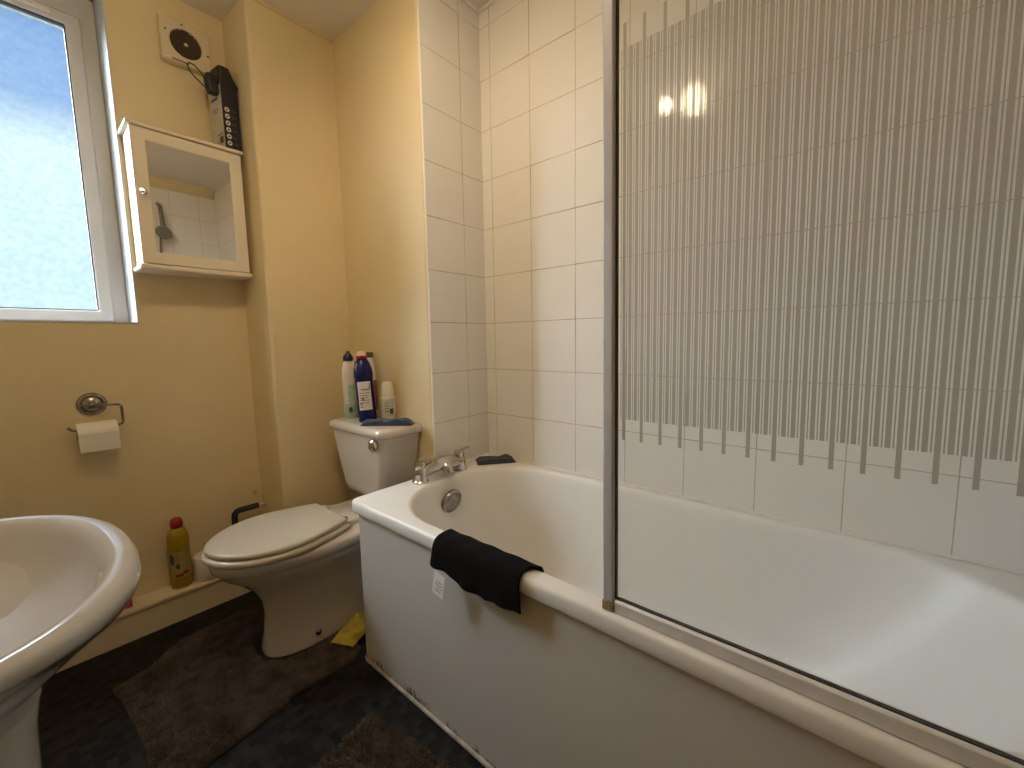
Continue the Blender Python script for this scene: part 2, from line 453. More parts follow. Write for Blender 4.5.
# fill between sash and frame head
b = MB(); b.box(sx0, sx1, 1.008, 1.06, sz1 + .002, fz1 - .02); b.build('frame_head', M['upvc'], win, bevel=.003)
gx0, gx1, gz0, gz1 = sx0 + .042, sx1 - .042, sz0 + .042, sz1 - .046
b = MB(); ringframe(b, gx0 - .004, gx1 + .004, gz0 - .004, gz1 + .008, .008, 1.000, 1.02); b.build('glazing_gasket', M['gasket'], win, smooth=0)
MB().box(gx0 - .002, gx1 + .002, 1.004, 1.008, gz0 - .002, gz1 + .002).build('pane', M['frosted'], win, smooth=0)
b = MB(); b.box(-1.30, -1.165, .984, 1.0, 2.285, 2.302); b.build('trickle_vent', M['whiteplastic'], win, bevel=.003)

# ------------------------------------------------------------------ bath
BX0, BX1, BY0, BY1, BZ = -.685, -.004, -1.70, -.004, .58
bath = thing('bath', ((BX0 + BX1) / 2, (BY0 + BY1) / 2, 0), 'white built-in bath with chrome taps, along the tiled wall', 'bath')
K, E_ = 10, 10
def br(ins, z, r): return rrect(BX0 + ins, BX1 - ins * .3, BY0 + ins * .3, BY1 - ins * .3, z, r, K, E_)
ix0, ix1, iy0, iy1 = -.634, -.032, -1.61, -.098
def ir(s, z, tap, foot, r): return rrect(ix0 + s, ix1 - s, iy0 + foot, iy1 - tap, z, r, K, E_)
R1 = [.26, .26, .285, .285]
def rr(k): return [max(.05, q * k) for q in R1]
rings = [br(.010, .541, .008), br(.002, .541, .014), br(0, .546, .016), br(0, .569, .016), br(.0015, .5755, .016), br(.0055, .5795, .016), br(.010, .5805, .016),
         ir(-.012, .5805, -.012, -.012, [.27, .27, .295, .295]), ir(-.005, .579, -.005, -.005, R1), ir(.0, .575, 0, 0, R1), ir(.004, .566, .004, .004, R1), ir(.008, .545, .008, .012, R1),
         ir(.020, .46, .022, .06, R1), ir(.034, .36, .036, .13, R1), ir(.048, .27, .050, .20, rr(.95)), ir(.062, .215, .064, .26, rr(.9)),
         ir(.085, .182, .09, .31, rr(.82)), ir(.12, .168, .13, .36, rr(.7)), ir(.20, .160, .22, .45, rr(.35))]
tub = MB().loft(rings, cap0=False, cap1=True).build('tub', M['bath'], bath, smooth=50)
# front and end panels
MB().box(-.668, -.650, BY0, -.022, .002, .542).build('front_panel', M['panel'], bath, bevel=.004)
MB().box(-.6495, XS - .01, -.026, -.012, .002, .542).build('end_panel', M['panel'], bath, bevel=.003)
# silicone bead at floor, seal against the tiles
struct(MB().tube([(-.651, -.012, .006), (-.664, -.018, .006), (-.670, -.03, .006), (-.6715, BY0, .006)], .0062, 8).build('trim_5', M['silicone']))
struct(MB().tube([(-.0045, -.012, .583), (-.0045, BY0, .583)], .0052, 8).build('trim_6', M['seal']))
struct(MB().tube([(-.008, -.0045, .583), (XS + .01, -.0045, .583)], .0052, 8).build('trim_7', M['bath']))

# overflow plate on the tap end
T = at(-.343, -.121, .497) @ Matrix.Rotation(math.radians(90 + 13), 4, 'X')
ov = MB().lathe([(.046, -.004), (.047, .004), (.045, .010), (.038, .014), (.034, .013), (.030, .016), (.012, .018), (.0, .018)], n=40, T=T, cap1=False).build('overflow_plate', M['oldchrome'], bath)

# bath mixer tap
tap = thing('bath_mixer_tap', (-.335, -.055, BZ), 'chrome two-lever bath mixer tap on the tap end of the bath', 'tap')
ty = -.055
b = MB()
def arch(t):      # bridge centre line
    return (-.430 + .195 * t, ty - .012 * math.sin(PI * t), BZ + .030 + .030 * math.sin(PI * min(1, t * 1.0)) * .8)
b.tube([arch(i / 16) for i in range(17)], [.023 + .005 * math.sin(PI * i / 16) for i in range(17)], 18)
b.build('bridge_body', M['chrome'], tap)
for x in (-.430, -.235):
    MB().lathe([(.031, 0), (.031, .006), (.027, .010), (.0255, .03), (.025, .048), (.021, .054), (0, .054)], (x, ty, BZ + .0008), 28, cap1=False).build('valve_body', M['chrome'], tap)
    hd = MB().lathe([(.018, .052), (.021, .056), (.0215, .072), (.019, .078), (0, .080)], (x, ty, BZ), 24, cap1=False)
    hd.tube([(x + .006, ty, BZ + .074), (x + .025, ty - .006, BZ + .082), (x + .043, ty - .012, BZ + .086)], [.0065, .006, .0048], 10)
    hd.build('lever', M['chrome'], tap)
sp = MB()
sp.tube([(-.333, ty - .004, BZ + .046), (-.333, ty - .026, BZ + .044), (-.333, ty - .044, BZ + .034), (-.333, ty - .050, BZ + .020)], [.024, .023, .020, .018], 16)
sp.build('spout', M['chrome'], tap)

# cloth in the corner of the bath ledge
def blob(name, mt, x0, x1, y0, y1, h, T, seed, parent=None, wedge=0., nx=18, ny=12):
    """soft folded cloth: rounded pad with wrinkled top"""
    b = MB()
    def sh(u, v, top):
        e = min(1, 11 * min(u, 1 - u)) * min(1, 5.5 * min(v, 1 - v))
        x = x0 + (x1 - x0) * u; y = y0 + (y1 - y0) * v
        wv = mnoise.noise(Vector((x * 28 + seed, y * 28, seed))) * .35
        zz = h * (e ** .45) * (1 - wedge * u) * (.72 + wv) if top else 0.
        return (x, y, zz)
    top = [[sh(i / nx, j / ny, True) for j in range(ny + 1)] for i in range(nx + 1)]
    bot = [[sh(i / nx, j / ny, False) for j in range(ny + 1)] for i in range(nx + 1)]
    v = [p for r in top for p in r]; n = len(v); w = ny + 1
    v += [(p[0], p[1], p[2] + .0002) for r in bot for p in r]
    f = []
    for i in range(nx):
        for j in range(ny):
            q = (i * w + j, (i + 1) * w + j, (i + 1) * w + j + 1, i * w + j + 1)
            f.append(q); f.append(tuple(n + k for k in reversed(q)))
    per = [(i, 0) for i in range(nx)] + [(nx, j) for j in range(ny)] + [(i, ny) for i in range(nx, 0, -1)] + [(0, j) for j in range(ny, 0, -1)]
    for a, c in zip(per, per[1:] + per[:1]):
        A, C_ = a[0] * w + a[1], c[0] * w + c[1]
        f.append((A, n + A, n + C_, C_))
    b.add([tuple(T @ Vector(p)) for p in v], f)
    return b.build(name, mt, parent, smooth=60)
tag(blob('cleaning_cloth', M['darkcloth'], -.085, .080, -.046, .046, .021, at(-.062, -.100, BZ + .0015) @ Rz(math.radians(-38)), 3.1, wedge=-.15),
    'folded dark navy cloth in the corner of the bath ledge below the tiles', 'cloth')

# black towel over the front rim
def towel():
    y0, y1 = -.452, -.742
    prof = [(-.628, .560), (-.629, .574), (-.634, .584), (-.645, .5865), (-.665, .5875), (-.680, .586), (-.690, .580), (-.6945, .570), (-.6965, .555), (-.697, .535), (-.6965, .51), (-.696, .492)]
    n = len(prof) - 1
    def pt(u, v, off):
        k = u * n; i = min(int(k), n - 1); t = k - i
        x = prof[i][0] * (1 - t) + prof[i + 1][0] * t; z = prof[i][1] * (1 - t) + prof[i + 1][1] * t
        y = y0 + (y1 - y0) * v
        hang = max(0, (.575 - z) / .1) if x < -.66 else 0
        # hem: higher on the left edge, lowest in the middle, corner on the right
        hem = .032 * (1 - v) ** 3 + .010 * v + .012 * math.sin(v * 9) * .4
        z += hang * hem * .9
        x -= hang * (.006 + .006 * math.sin(v * 17 + .6) + .004 * math.sin(v * 31)) * min(1, hang) + off * .0
        y += hang * (.005 * math.sin(v * 8) - .010 * (v > .8) * (v - .8) * 5) + (.012 * (1 - v)) * hang * .5
        if u < .3: y -= .016 * (v > .85) * (v - .85) / .15
        z += .0012 * math.sin(v * 23 + u * 9)
        return Vector((x, y, z))
    b = MB(); b.grid(lambda u, v: tuple(pt(u, v, 0)), 36, 48)
    o = b.build('hand_towel', M['towel'], None, smooth=80)
    s = o.modifiers.new('thick', 'SOLIDIFY'); s.thickness = .0045; s.offset = -1 if False else 1
    return o, pt
tw, tpt = towel()
tag(tw, 'black towel draped over the front rim of the bath', 'towel')
def tagmesh():
    b = MB()
    T_ = at(-.7085, -.488, .506) @ Matrix.Rotation(math.radians(12), 4, 'X')
    b.box(-.0006, .0006, -.021, .021, -.066, 0, 0, T_)
    for k in range(4):
        b.box(-.0009, -.0006, -.014, .008 + .005 * (k % 2), -.026 - k * .009, -.0245 - k * .009, 1, T_)
    return b
cg = tagmesh().build('care_label', [M['tag'], M['print']], tw, smooth=0)
cg['label'] = 'white printed care tag on the towel hem'

# ------------------------------------------------------------------ shower screen
SXC = -.660
scr = thing('shower_screen', (SXC, -.94, BZ), 'striped glass shower screen with aluminium post standing on the bath rim', 'shower screen')
scr.rotation_euler = (-.0085, 0, 0)      # leans half a degree out of plumb
MB().box(SXC - .012, SXC + .012, -.9535, -.9325, .600, 1.995).build('post', M['alu'], scr, bevel=.003)
MB().box(SXC - .0038, SXC + .0038, -.9562, -.9535, .606, 1.99).build('gasket', M['gasket'], scr, smooth=0)
ec = MB().box(SXC - .0135, SXC + .0135, -.955, -.931, .5815, .601).build('end_cap', M['rust'], scr, bevel=.002)
ec['label'] = 'stained brown end cap at the foot of the post'
MB().loft([[(SXC - .011, y, zb), (SXC + .011, y, zb), (SXC + .011, y, .6055), (SXC - .011, y, .6055)] for y, zb in ((-.955, .5815), (YB + .020, .5752))]).build('bottom_rail', M['alurail'], scr, bevel=.003)
MB().box(SXC - .0036, SXC + .0036, YB + .020, -.956, .6053, .6072).build('bottom_seal', M['gasket'], scr, smooth=0)
MB().box(SXC - .011, SXC + .011, YB + .022, -.934, 1.99, 2.012).build('top_rail', M['alu'], scr, bevel=.003)
def pane():
    b = MB(); y0, y1, z0, z1 = -.9562, YB + .022, .6072, 1.992
    x0, x1 = SXC - .003, SXC + .003
    # stripes: 33.4 mm period, one long and two short wide bars with a thin line between each
    st = []
    per = .03338
    for k in range(-1, 25):
        yb = -.9697 - per * k
        for j in range(3):
            c = yb - per / 3 * j
            lg = (j == 0)
            st.append((c + .0028, c - .0028, .9185 if lg else .9565, 1.6208 if lg else 1.5812))
            c2 = c - per / 6
            st.append((c2 + .0008, c2 - .0008, .9565, 1.5812))
    st = sorted([(max(a, c), min(a, c), l, h) for a, c, l, h in st if max(a, c) < y0 - .0003 and min(a, c) > y1], reverse=True)
    # front face (-x) as one strip mesh, cut where the bars run
    zc = [z0, .9185, .9565, 1.5812, 1.6208, z1]
    ys = [y0]
    for a, c, l, h in st: ys += [a, c]
    ys.append(y1)
    W = len(zc); V = [(x0, y, z) for y in ys for z in zc]; f = []; mi = []
    for i in range(len(ys) - 1):
        bar = st[(i - 1) // 2] if i % 2 == 1 else None
        for j in range(W - 1):
            f.append((i * W + j, i * W + j + 1, (i + 1) * W + j + 1, (i + 1) * W + j))
            mi.append(1 if bar and zc[j] >= bar[2] - 1e-6 and zc[j + 1] <= bar[3] + 1e-6 else 0)
    base = len(V); V += [(x1, y0, z0), (x1, y0, z1), (x1, y1, z1), (x1, y1, z0)]
    f.append((base, base + 1, base + 2, base + 3)); mi.append(0)
    n = len(ys)
    f.append(tuple([j for j in range(W)] + [base + 1, base])); mi.append(0)
    f.append(tuple([(n - 1) * W + j for j in range(W)] + [base + 2, base + 3])); mi.append(0)
    f.append(tuple([i * W for i in range(n)] + [base + 3, base])); mi.append(0)
    f.append(tuple([i * W + W - 1 for i in range(n)] + [base + 2, base + 1])); mi.append(0)
    b.v, b.f, b.m = V, f, mi
    return b
pn = pane().build('glass_pane', [M['screen_glass'], M['stripe']], scr, smooth=0)
pn['label'] = 'clear glass pane printed with grey vertical stripes'

# shower seen in the cabinet mirror (far end of the bath)
yb_ = YB + .010
sh = thing('shower_set', (-.40, yb_, 1.7), 'grey hand shower on the tiled wall, seen in the cabinet mirror', 'shower')
MB().lathe([(.040, 0), (.040, .006), (.030, .012), (.012, .016), (0, .016)], n=28, T=at(-.405, yb_, 2.235) @ Matrix.Rotation(-PI / 2, 4, 'X'), cap1=False).build('wall_bracket', M['whiteplastic'], sh)
MB().tube([(-.405, yb_ + .020, 2.24), (-.402, yb_ + .055, 2.22), (-.40, yb_ + .075, 2.13), (-.398, yb_ + .078, 2.05)], [.013, .014, .014, .018], 12).build('handle', M['shower'], sh)
MB().lathe([(.02, -.028), (.050, -.010), (.055, 0), (.053, .006), (0, .008)], n=30, T=at(-.398, yb_ + .085, 2.005) @ Matrix.Rotation(math.radians(-78), 4, 'X'), cap1=False).build('spray_head', M['shower'], sh)
MB().tube([(-.41, yb_ + .045, 1.99), (-.42, yb_ + .05, 1.85), (-.425, yb_ + .06, 1.65), (-.39, yb_ + .07, 1.45), (-.36, yb_ + .07, 1.35), (-.34, yb_ + .05, 1.45), (-.345, yb_ + .02, 1.60)], .008, 10).build('hose', M['oldchrome'], sh)
MB().box(-.42, -.26, yb_ + .001, yb_ + .055, 1.60, 1.80).build('control_box', M['whiteplastic'], sh, bevel=.012)

# ------------------------------------------------------------------ toilet
TY = .292
wc = thing('toilet', (-.65, TY, 0), 'white close-coupled toilet with closed lid beside the bath', 'toilet')
def dring(z, xf, xb, w, n=2.3, nb=3.2, N=56, frac=.62):
    """egg outline: front tip at xf (towards -x), squared back at xb"""
    cx = xf + (xb - xf) * frac; ring = []
    for j in range(N):
        t = 2 * PI * j / N; c, s_ = math.cos(t), math.sin(t)
        if c < 0: x = cx - (cx - xf) * abs(c) ** (2 / n); y = w * math.copysign(abs(s_) ** (2 / n), s_)
        else: x = cx + (xb - cx) * abs(c) ** (2 / nb); y = w * math.copysign(abs(s_) ** (2 / nb), s_)
        ring.append((x, TY + y, z))
    return ring
pan = MB().loft([dring(.001, -.885, -.50, .104, 2.6, 4), dring(.015, -.885, -.50, .104, 2.6, 4), dring(.06, -.876, -.49, .098, 2.6, 4), dring(.14, -.868, -.48, .094, 2.5, 4),
                 dring(.20, -.878, -.47, .102, 2.4, 3.4), dring(.25, -.905, -.46, .122, 2.3, 3.2), dring(.295, -.945, -.46, .148, 2.2, 3),
                 dring(.325, -.985, -.46, .168, 2.15, 3), dring(.345, -.998, -.46, .178, 2.1, 3), dring(.356, -1.006, -.46, .180, 2.1, 3), dring(.360, -1.016, -.46, .187, 2.1, 3),
                 dring(.388, -1.022, -.46, .190, 2.1, 3), dring(.397, -1.018, -.462, .186, 2.1, 3), dring(.400, -1.004, -.47, .174, 2.1, 3)])
pan.build('pan', M['ceramic'], wc, smooth=60)
MB().loft([rrect(-.60, -.335, TY - w, TY + w, z, .03, 6, 3) for z, w in ((.20, .07), (.28, .080), (.36, .095), (.39, .105), (.412, .105), (.418, .098))]).build('rear_shelf', M['ceramic'], wc, smooth=60)
MB().tube([(-.48, TY, .18), (-.40, TY, .19), (XS - .002, TY, .19)], .05, 20).build('waste_connector', M['whiteplastic'], wc)
def lidring(z, ins=0., N=44):
    # half-width along the length: hinge -> tip
    xs0, xs1 = -.604 - ins, -1.033 + ins
    prof = [(0, .128), (.08, .143), (.2, .163), (.35, .180), (.48, .186), (.6, .181), (.72, .164), (.82, .138), (.9, .106), (.96, .068), (.99, .034), (1, 0)]
    def hw(t):
        for (a, p), (c, q) in zip(prof, prof[1:]):
            if t <= c:
                k = (t - a) / (c - a); return p + (q - p) * k
        return 0
    ts = [i / 16 * .6 for i in range(16)] + [.6 + .4 * math.sin(PI / 2 * i / 14) for i in range(15)]
    up = [(xs0 + (xs1 - xs0) * t, TY + max(0, hw(t) - ins), z) for t in ts]
    dn = [(x, 2 * TY - y, z_) for x, y, z_ in reversed(up[:-1])]
    return up + dn
MB().loft([lidring(.4005, .006), lidring(.403, -.001), lidring(.409, -.004), lidring(.417, -.004), lidring(.422, .000), lidring(.4235, .006)]).build('seat_ring', M['seat'], wc, smooth=50)
MB().loft([lidring(.4265, .010), lidring(.428, .006), lidring(.432, .005), lidring(.439, .006), lidring(.442, .009), lidring(.4435, .016), lidring(.444, .03)]).build('lid', M['seat'], wc, smooth=50)
for s_ in (-1, 1):
    MB().tube([(-.598, TY + s_ * .070 - .02, .427), (-.598, TY + s_ * .070 + .02, .427)], .010, 12).build('hinge', M['seat'], wc)
    MB().lathe([(.011, 0), (.011, .004), (.007, .008), (0, .009)], n=16, T=at(-.735, TY + s_ * .1035, .045) @ Matrix.Rotation(s_ * -PI / 2, 4, 'X'), cap1=False).build('fixing_cap', M['oldchrome'], wc)
# cistern
cx0, cx1 = -.494, XS - .004
def cr(x0, x1, y0, y1, z, r): return rrect(x0, x1, y0, y1, z, [.008, r, r, .008], 6, 4)
cis = MB().loft([cr(cx0 + .035, cx1, .180, .395, .462, .03), cr(cx0 + .016, cx1, .155, .420, .472, .034), cr(cx0 + .012, cx1, .140, .434, .50, .034),
                 cr(cx0 + .006, cx1, .110, .465, .61, .034), cr(cx0, cx1, .090, .490, .716, .034), cr(cx0, cx1, .089, .491, .735, .034)])
cis.build('cistern', M['ceramic'], wc, smooth=60)
MB().loft([cr(cx0 - .006, cx1, .077, .502, .732, .036), cr(cx0 - .012, cx1 + .001, .071, .508, .737, .04), cr(cx0 - .012, cx1 + .001, .071, .508, .751, .04),
           cr(cx0 - .008, cx1 + .001, .075, .504, .761, .038), cr(cx0, cx1, .083, .496, .766, .032), cr(cx0 + .016, cx1 - .004, .099, .480, .768, .02)]).build('cistern_lid', M['ceramic'], wc, smooth=60)
Th = at(cx0 + .001, .132, .706) @ Matrix.Rotation(-PI / 2, 4, 'Y')
hv = MB().lathe([(.020, 0), (.021, .006), (.024, .010), (.0245, .018), (.020, .024), (.008, .028), (0, .028)], n=28, T=Th, cap1=False)
hv.box(-.010, .010, -.004, .030, .018, .026, 0, Th @ Rz(math.radians(200)))
hv.build('flush_lever', M['chrome'], wc)
MB().tube([(-.44, .484, .700), (-.44, .503, .700)], .011, 14).build('overflow_stub', mat('brass fitting', (.16, .10, .04), .4, metal=.6), wc)

# ------------------------------------------------------------------ things on the cistern
ZL = .7682
def bottle(name, loc, label, cat, parts, lean=None, n=28):
    """parts: list of (part name, profile [(r, z)], material, sx, sy); leaned about its base"""
    t = thing(name, loc, label, cat)
    Tm = at(*loc) @ (lean or Matrix())
    for pn_, prof, mt, sx, sy in parts:
        MB().lathe(prof, n=n, T=Tm, sx=sx, sy=sy, cap1=True).build(pn_, mt, t, smooth=45)
    return t, Tm
def wrap(t, Tm, name, mt, r, sx, sy, a0, a1, z0, z1, n=14, th=.0006, z_skew=0):
    """curved label patch on a round body"""
    b = MB()
    def p(a, z, rr): return tuple(Tm @ Vector((rr * sx * math.cos(a), rr * sy * math.sin(a), z)))
    g = [[p(a0 + (a1 - a0) * i / n, z, rr) for i in range(n + 1)] for rr in (r + th, r + .0001) for z in (z0, z1)]
    b.loft([g[0], g[1], g[3], g[2], g[0]], False, False, False)
    return b.build(name, mt, t, smooth=45)
def marks(t, Tm, name, mt, r, sx, sy, boxes, th=.0011):
    b = MB()
    for a0, a1, z0, z1 in boxes:
        v = []
        n = 4
        for z in (z0, z1):
            for i in range(n + 1):
                a = a0 + (a1 - a0) * i / n
                v.append(tuple(Tm @ Vector(((r + th) * sx * math.cos(a), (r + th) * sy * math.sin(a), z))))
        b.add(v, [(i, i + 1, n + 2 + i, n + 1 + i) for i in range(n)])
    return b.build(name, mt, t, smooth=0, recalc=False)

# direction of the camera seen from the cistern: about (-.55,-.84) -> angle 237 deg
AC = math.radians(237)
# navy bleach bottle
t, Tm = bottle('bleach_bottle', (-.421, .300, ZL), 'tall navy blue cleaner bottle with white label on the toilet cistern', 'bottle', [
    ('body', [(.034, 0), (.038, .004), (.038, .06), (.038, .185), (.0375, .198), (.040, .205), (.040, .225), (.037, .245), (.028, .272), (.022, .282), (.019, .286)], M['blueplastic'], 1, .88),
    ('collar', [(.019, .285), (.0225, .287), (.0225, .297), (.019, .299)], M['redplastic'], 1, 1),
], lean=Matrix.Rotation(math.radians(-5.5), 4, 'X') @ Matrix.Scale(.93, 4, (0, 0, 1)))
MB().lathe([(.019, .298), (.0195, .306), (.018, .316), (.011, .321), (0, .322)], n=24, T=Tm, cap1=False).build('cap', mat('pinkish cap', (.75, .55, .50), .3), t, smooth=45)
wrap(t, Tm, 'paper_label', M['label'], .038, 1, .88, AC - .75, AC + .75, .055, .182)
pr = [(AC + .55, AC + .66, .150, .166), (AC + .45, AC + .55, .168, .174)]
for i in range(5): pr.append((AC - .30 + i * .19, AC - .17 + i * .19, .143, .150))
for i in range(5): pr.append((AC - .55, AC + .55 - .1 * (i % 3), .130 - i * .011, .1325 - i * .011))
for i in range(3): pr.append((AC - .60, AC - .30, .066 + i * .008, .070 + i * .008))
pr += [(AC - .30, AC - .12, .098, .112)]
marks(t, Tm, 'label_print', M['print'], .038, 1, .88, pr)
# white bottle with navy cap, teal foot
t, Tm = bottle('cleaner_bottle', (-.410, .458, ZL), 'slim white and teal bottle with pointed navy cap on the cistern', 'bottle', [
    ('body', [(.027, .035), (.0275, .06), (.0285, .12), (.031, .17), (.031, .215), (.027, .245), (.020, .268), (.017, .274)], M['whiteplastic'], 1, .85),
    ('foot', [(.028, 0), (.031, .004), (.031, .045), (.0285, .066), (.0278, .067)], M['tealplastic'], 1, .85),
], lean=Matrix.Scale(.93, 4, (0, 0, 1)))
MB().lathe([(.0215, .272), (.022, .288), (.016, .300), (.009, .309), (.006, .318), (0, .320)], n=24, T=Tm, cap1=False).build('cap', M['navycap'], t, smooth=45)
wrap(t, Tm, 'side_label', M['tealplastic'], .0305, 1, .85, AC - .1, AC + .9, .06, .16)
marks(t, Tm, 'label_print', M['print'], .0318, 1, .85, [(AC - .1, AC + .35, .028, .052)])
# pale pink capped bottle behind
t, Tm = bottle('shampoo_bottle', (-.347, .458, ZL), 'pale teal bottle standing between the navy bottle and the slim white bottle', 'bottle', [
    ('body', [(.026, 0), (.029, .004), (.029, .15), (.024, .18), (.017, .195)], M['tealplastic'], 1, .9),
])
MB().lathe([(.019, .193), (.020, .212), (.020, .232), (.017, .240), (0, .242)], n=24, T=Tm, cap1=False).build('cap', M['tealplastic'], t, smooth=45)
# red bottle peeping out right of the navy one
t, Tm = bottle('limescale_bottle', (-.344, .395, ZL), 'white bottle with red side and dark flip cap half hidden behind the navy bottle', 'bottle', [
    ('body', [(.024, 0), (.027, .004), (.027, .17), (.025, .20), (.020, .245), (.016, .268)], M['whiteplastic'], 1, .9),
])
wrap(t, Tm, 'red_label', M['amberplastic'], .0272, 1, .9, AC - 1.2, AC + 1.6, .03, .165)
MB().lathe([(.0165, .266), (.0175, .284), (.0165, .289), (0, .290)], n=24, T=Tm, cap1=False).build('cap', mat('dark olive cap', (.10, .075, .035), .4), t, smooth=45)
# short white bottle with milky cap
t, Tm = bottle('deodorant_bottle', (-.350, .255, ZL), 'short white bottle with milky cap at the tap end of the cistern', 'bottle', [
    ('body', [(.029, 0), (.033, .004), (.033, .095), (.031, .102), (.028, .104)], M['whiteplastic'], 1, .8),
    ('cap', [(.031, .104), (.031, .132), (.0235, .160), (.021, .163), (.020, .164)], M['translucentcap'], 1, .8),
])
wrap(t, Tm, 'paper_label', mat('grey green label', (.50, .50, .44), .45), .033, 1, .8, AC - .9, AC + .9, .018, .094)
marks(t, Tm, 'label_print', M['print'], .033, 1, .8, [(AC + .25, AC + .75, .030, .052)] + [(AC - .4, AC + .1, .040 + .012 * i, .043 + .012 * i) for i in range(4)])
# folded blue cloth along the lid edge
tag(blob('folded_cloth', M['bluecloth'], -.108, .100, -.026, .026, .026, at(-.411, .165, ZL + .0005) @ Rz(math.radians(-52)), 8.2, wedge=-.25, nx=26),
    'folded blue cloth on the cistern lid in front of the bottles', 'cloth')

# ------------------------------------------------------------------ basin
BSX, BSY = -1.50, -.41
bas = thing('washbasin', (BSX, BSY, 0), 'white pedestal washbasin with rounded oval rim, left foreground', 'washbasin')
def bs(z, ax, ay, cx=BSX, n=2.25): return sellipse(cx, BSY, z, ax, ay, n, 72, xmin=XL + .003, axb=ax)
outer = [bs(.612, .10, .062), bs(.640, .138, .068), bs(.665, .168, .090), bs(.695, .200, .132), bs(.725, .223, .190), bs(.755, .234, .250),
         bs(.778, .2365, .292),
         bs(.793, .233, .302), bs(.802, .225, .295), bs(.805, .216, .287), bs(.803, .207, .279), bs(.796, .199, .272), bs(.78, .190, .262), bs(.755, .180, .248, -1.497), bs(.732, .166, .230, -1.495), bs(.708, .143, .200, -1.492), bs(.690, .112, .158, -1.49), bs(.679, .072, .102, -1.485), bs(.675, .03, .04, -1.485)]
MB().loft(outer).build('bowl', M['basin'], bas, smooth=70)
MB().loft([sellipse(-1.50, BSY, z, a, w, 2.6, 40) for z, a, w in ((0, .125, .105), (.02, .125, .105), (.05, .112, .092), (.25, .104, .084), (.45, .107, .088), (.58, .112, .098), (.625, .12, .11))]).build('pedestal', M['basin'], bas, smooth=60)
MB().lathe([(.0, 0), (.022, 0), (.024, .003), (.014, .004), (0, .002)], (-1.485, BSY, .6755), 24, cap0=False, cap1=False).build('waste', M['chrome'], bas)

# ------------------------------------------------------------------ cabinet
KX0, KX1, KY, KZ0, KZ1 = -1.036, -.690, .702, 1.385, 1.880
cab = thing('bathroom_cabinet', ((KX0 + KX1) / 2, YW, KZ0), 'white wall cabinet with mirrored door beside the window', 'cabinet')
MB().box(KX0 + .004, KX1 - .004, KY + .019, YW - .001, KZ0 + .012, KZ1 - .010).build('carcass', M['cab'], cab, bevel=.002)
b = MB(); b.box(KX0 - .008, KX1 + .008, KY - .010, YW - .001, KZ1 - .010, KZ1 + .004); b.build('top_board', M['cab'], cab, bevel=.005, seg=3)
b = MB(); b.box(KX0 - .006, KX1 + .006, KY - .008, YW - .001, KZ0 - .006, KZ0 + .012); b.build('bottom_board', M['cab'], cab, bevel=.006, seg=3)
# door, standing about one degree open at the knob side
Td = at(KX1, KY + .018, 0) @ Rz(math.radians(1.15)) @ at(-KX1, -(KY + .018), 0)
def doorframe():
    b = MB()
    ringframe(b, KX0 + .001, KX1 - .001, KZ0 + .014, KZ1 - .012, .042, KY, KY + .017)
    b.v = [tuple(Td @ Vector(p)) for p in b.v]; return b
dr = doorframe().build('door', M['cab'], cab, bevel=.004, seg=3)
b = MB().box(KX0 + .040, KX1 - .040, KY + .006, KY + .012, KZ0 + .054, KZ1 - .052, 0, Td); b.build('mirror', M['mirror'], dr, smooth=0)
kn = MB().lathe([(.005, 0), (.005, .010), (.0095, .014), (.0115, .020), (.009, .026), (0, .028)], n=22, T=Td @ at(KX0 + .021, KY, 1.643) @ Matrix.Rotation(PI / 2, 4, 'X'), cap1=False)
kn.build('knob', M['chrome'], dr)
# on top of the cabinet
ct = KZ1 + .0042
car = thing('carton', (-.712, .775, ct), 'tall slim carton with dark front and six white round icons on the cabinet', 'box')
Tc = at(-.7125, .772, ct) @ Rz(math.radians(7)) @ Matrix.Rotation(math.radians(-.6), 4, 'Y')
b = MB(); w, d, h = .031, .053, .245
b.box(-w, w, -d, d, 0, h, 0, Tc)
b.m = [0, 0, 0, 0, 0, 1]
b.build('carton_body', [M['navybox'], M['cardwhite']], car, smooth=0)
ic = MB()
for i in range(6):
    zc = .028 + .0255 * i; v = []; n = 16
    for rr_ in (.0088, .004):
        for j in range(n):
            a = 2 * PI * j / n; v.append(tuple(Tc @ Vector((-.014 + rr_ * math.cos(a), -d - .0006, zc + rr_ * math.sin(a)))))
    ic.add(v, [(j, (j + 1) % n, n + (j + 1) % n, n + j) for j in range(n)])
ic.build('round_icons', M['whiteprint'], car, smooth=0, recalc=False)
tx = MB()
for i in range(6):
    zc = .028 + .0255 * i
    for k in range(2): tx.box(0, .022 - .006 * k, -d - .0006, -d - .0001, zc + .002 - .005 * k, zc + .0035 - .005 * k, 0, Tc)
tx.build('icon_captions', mat('grey print', (.10, .10, .115), .6), car, smooth=0)
for z0_, z1_, y0_, y1_ in ((.195, .206, -.02, .030), (.03, .055, -.042, -.012), (.062, .066, -.04, .0), (.16, .163, -.02, .03), (.15, .153, -.02, .02)):
    MB().box(-w - .0006, -w - .0001, y0_, y1_, z0_, z1_, 0, Tc).build('side_print', M['print'], car, smooth=0)
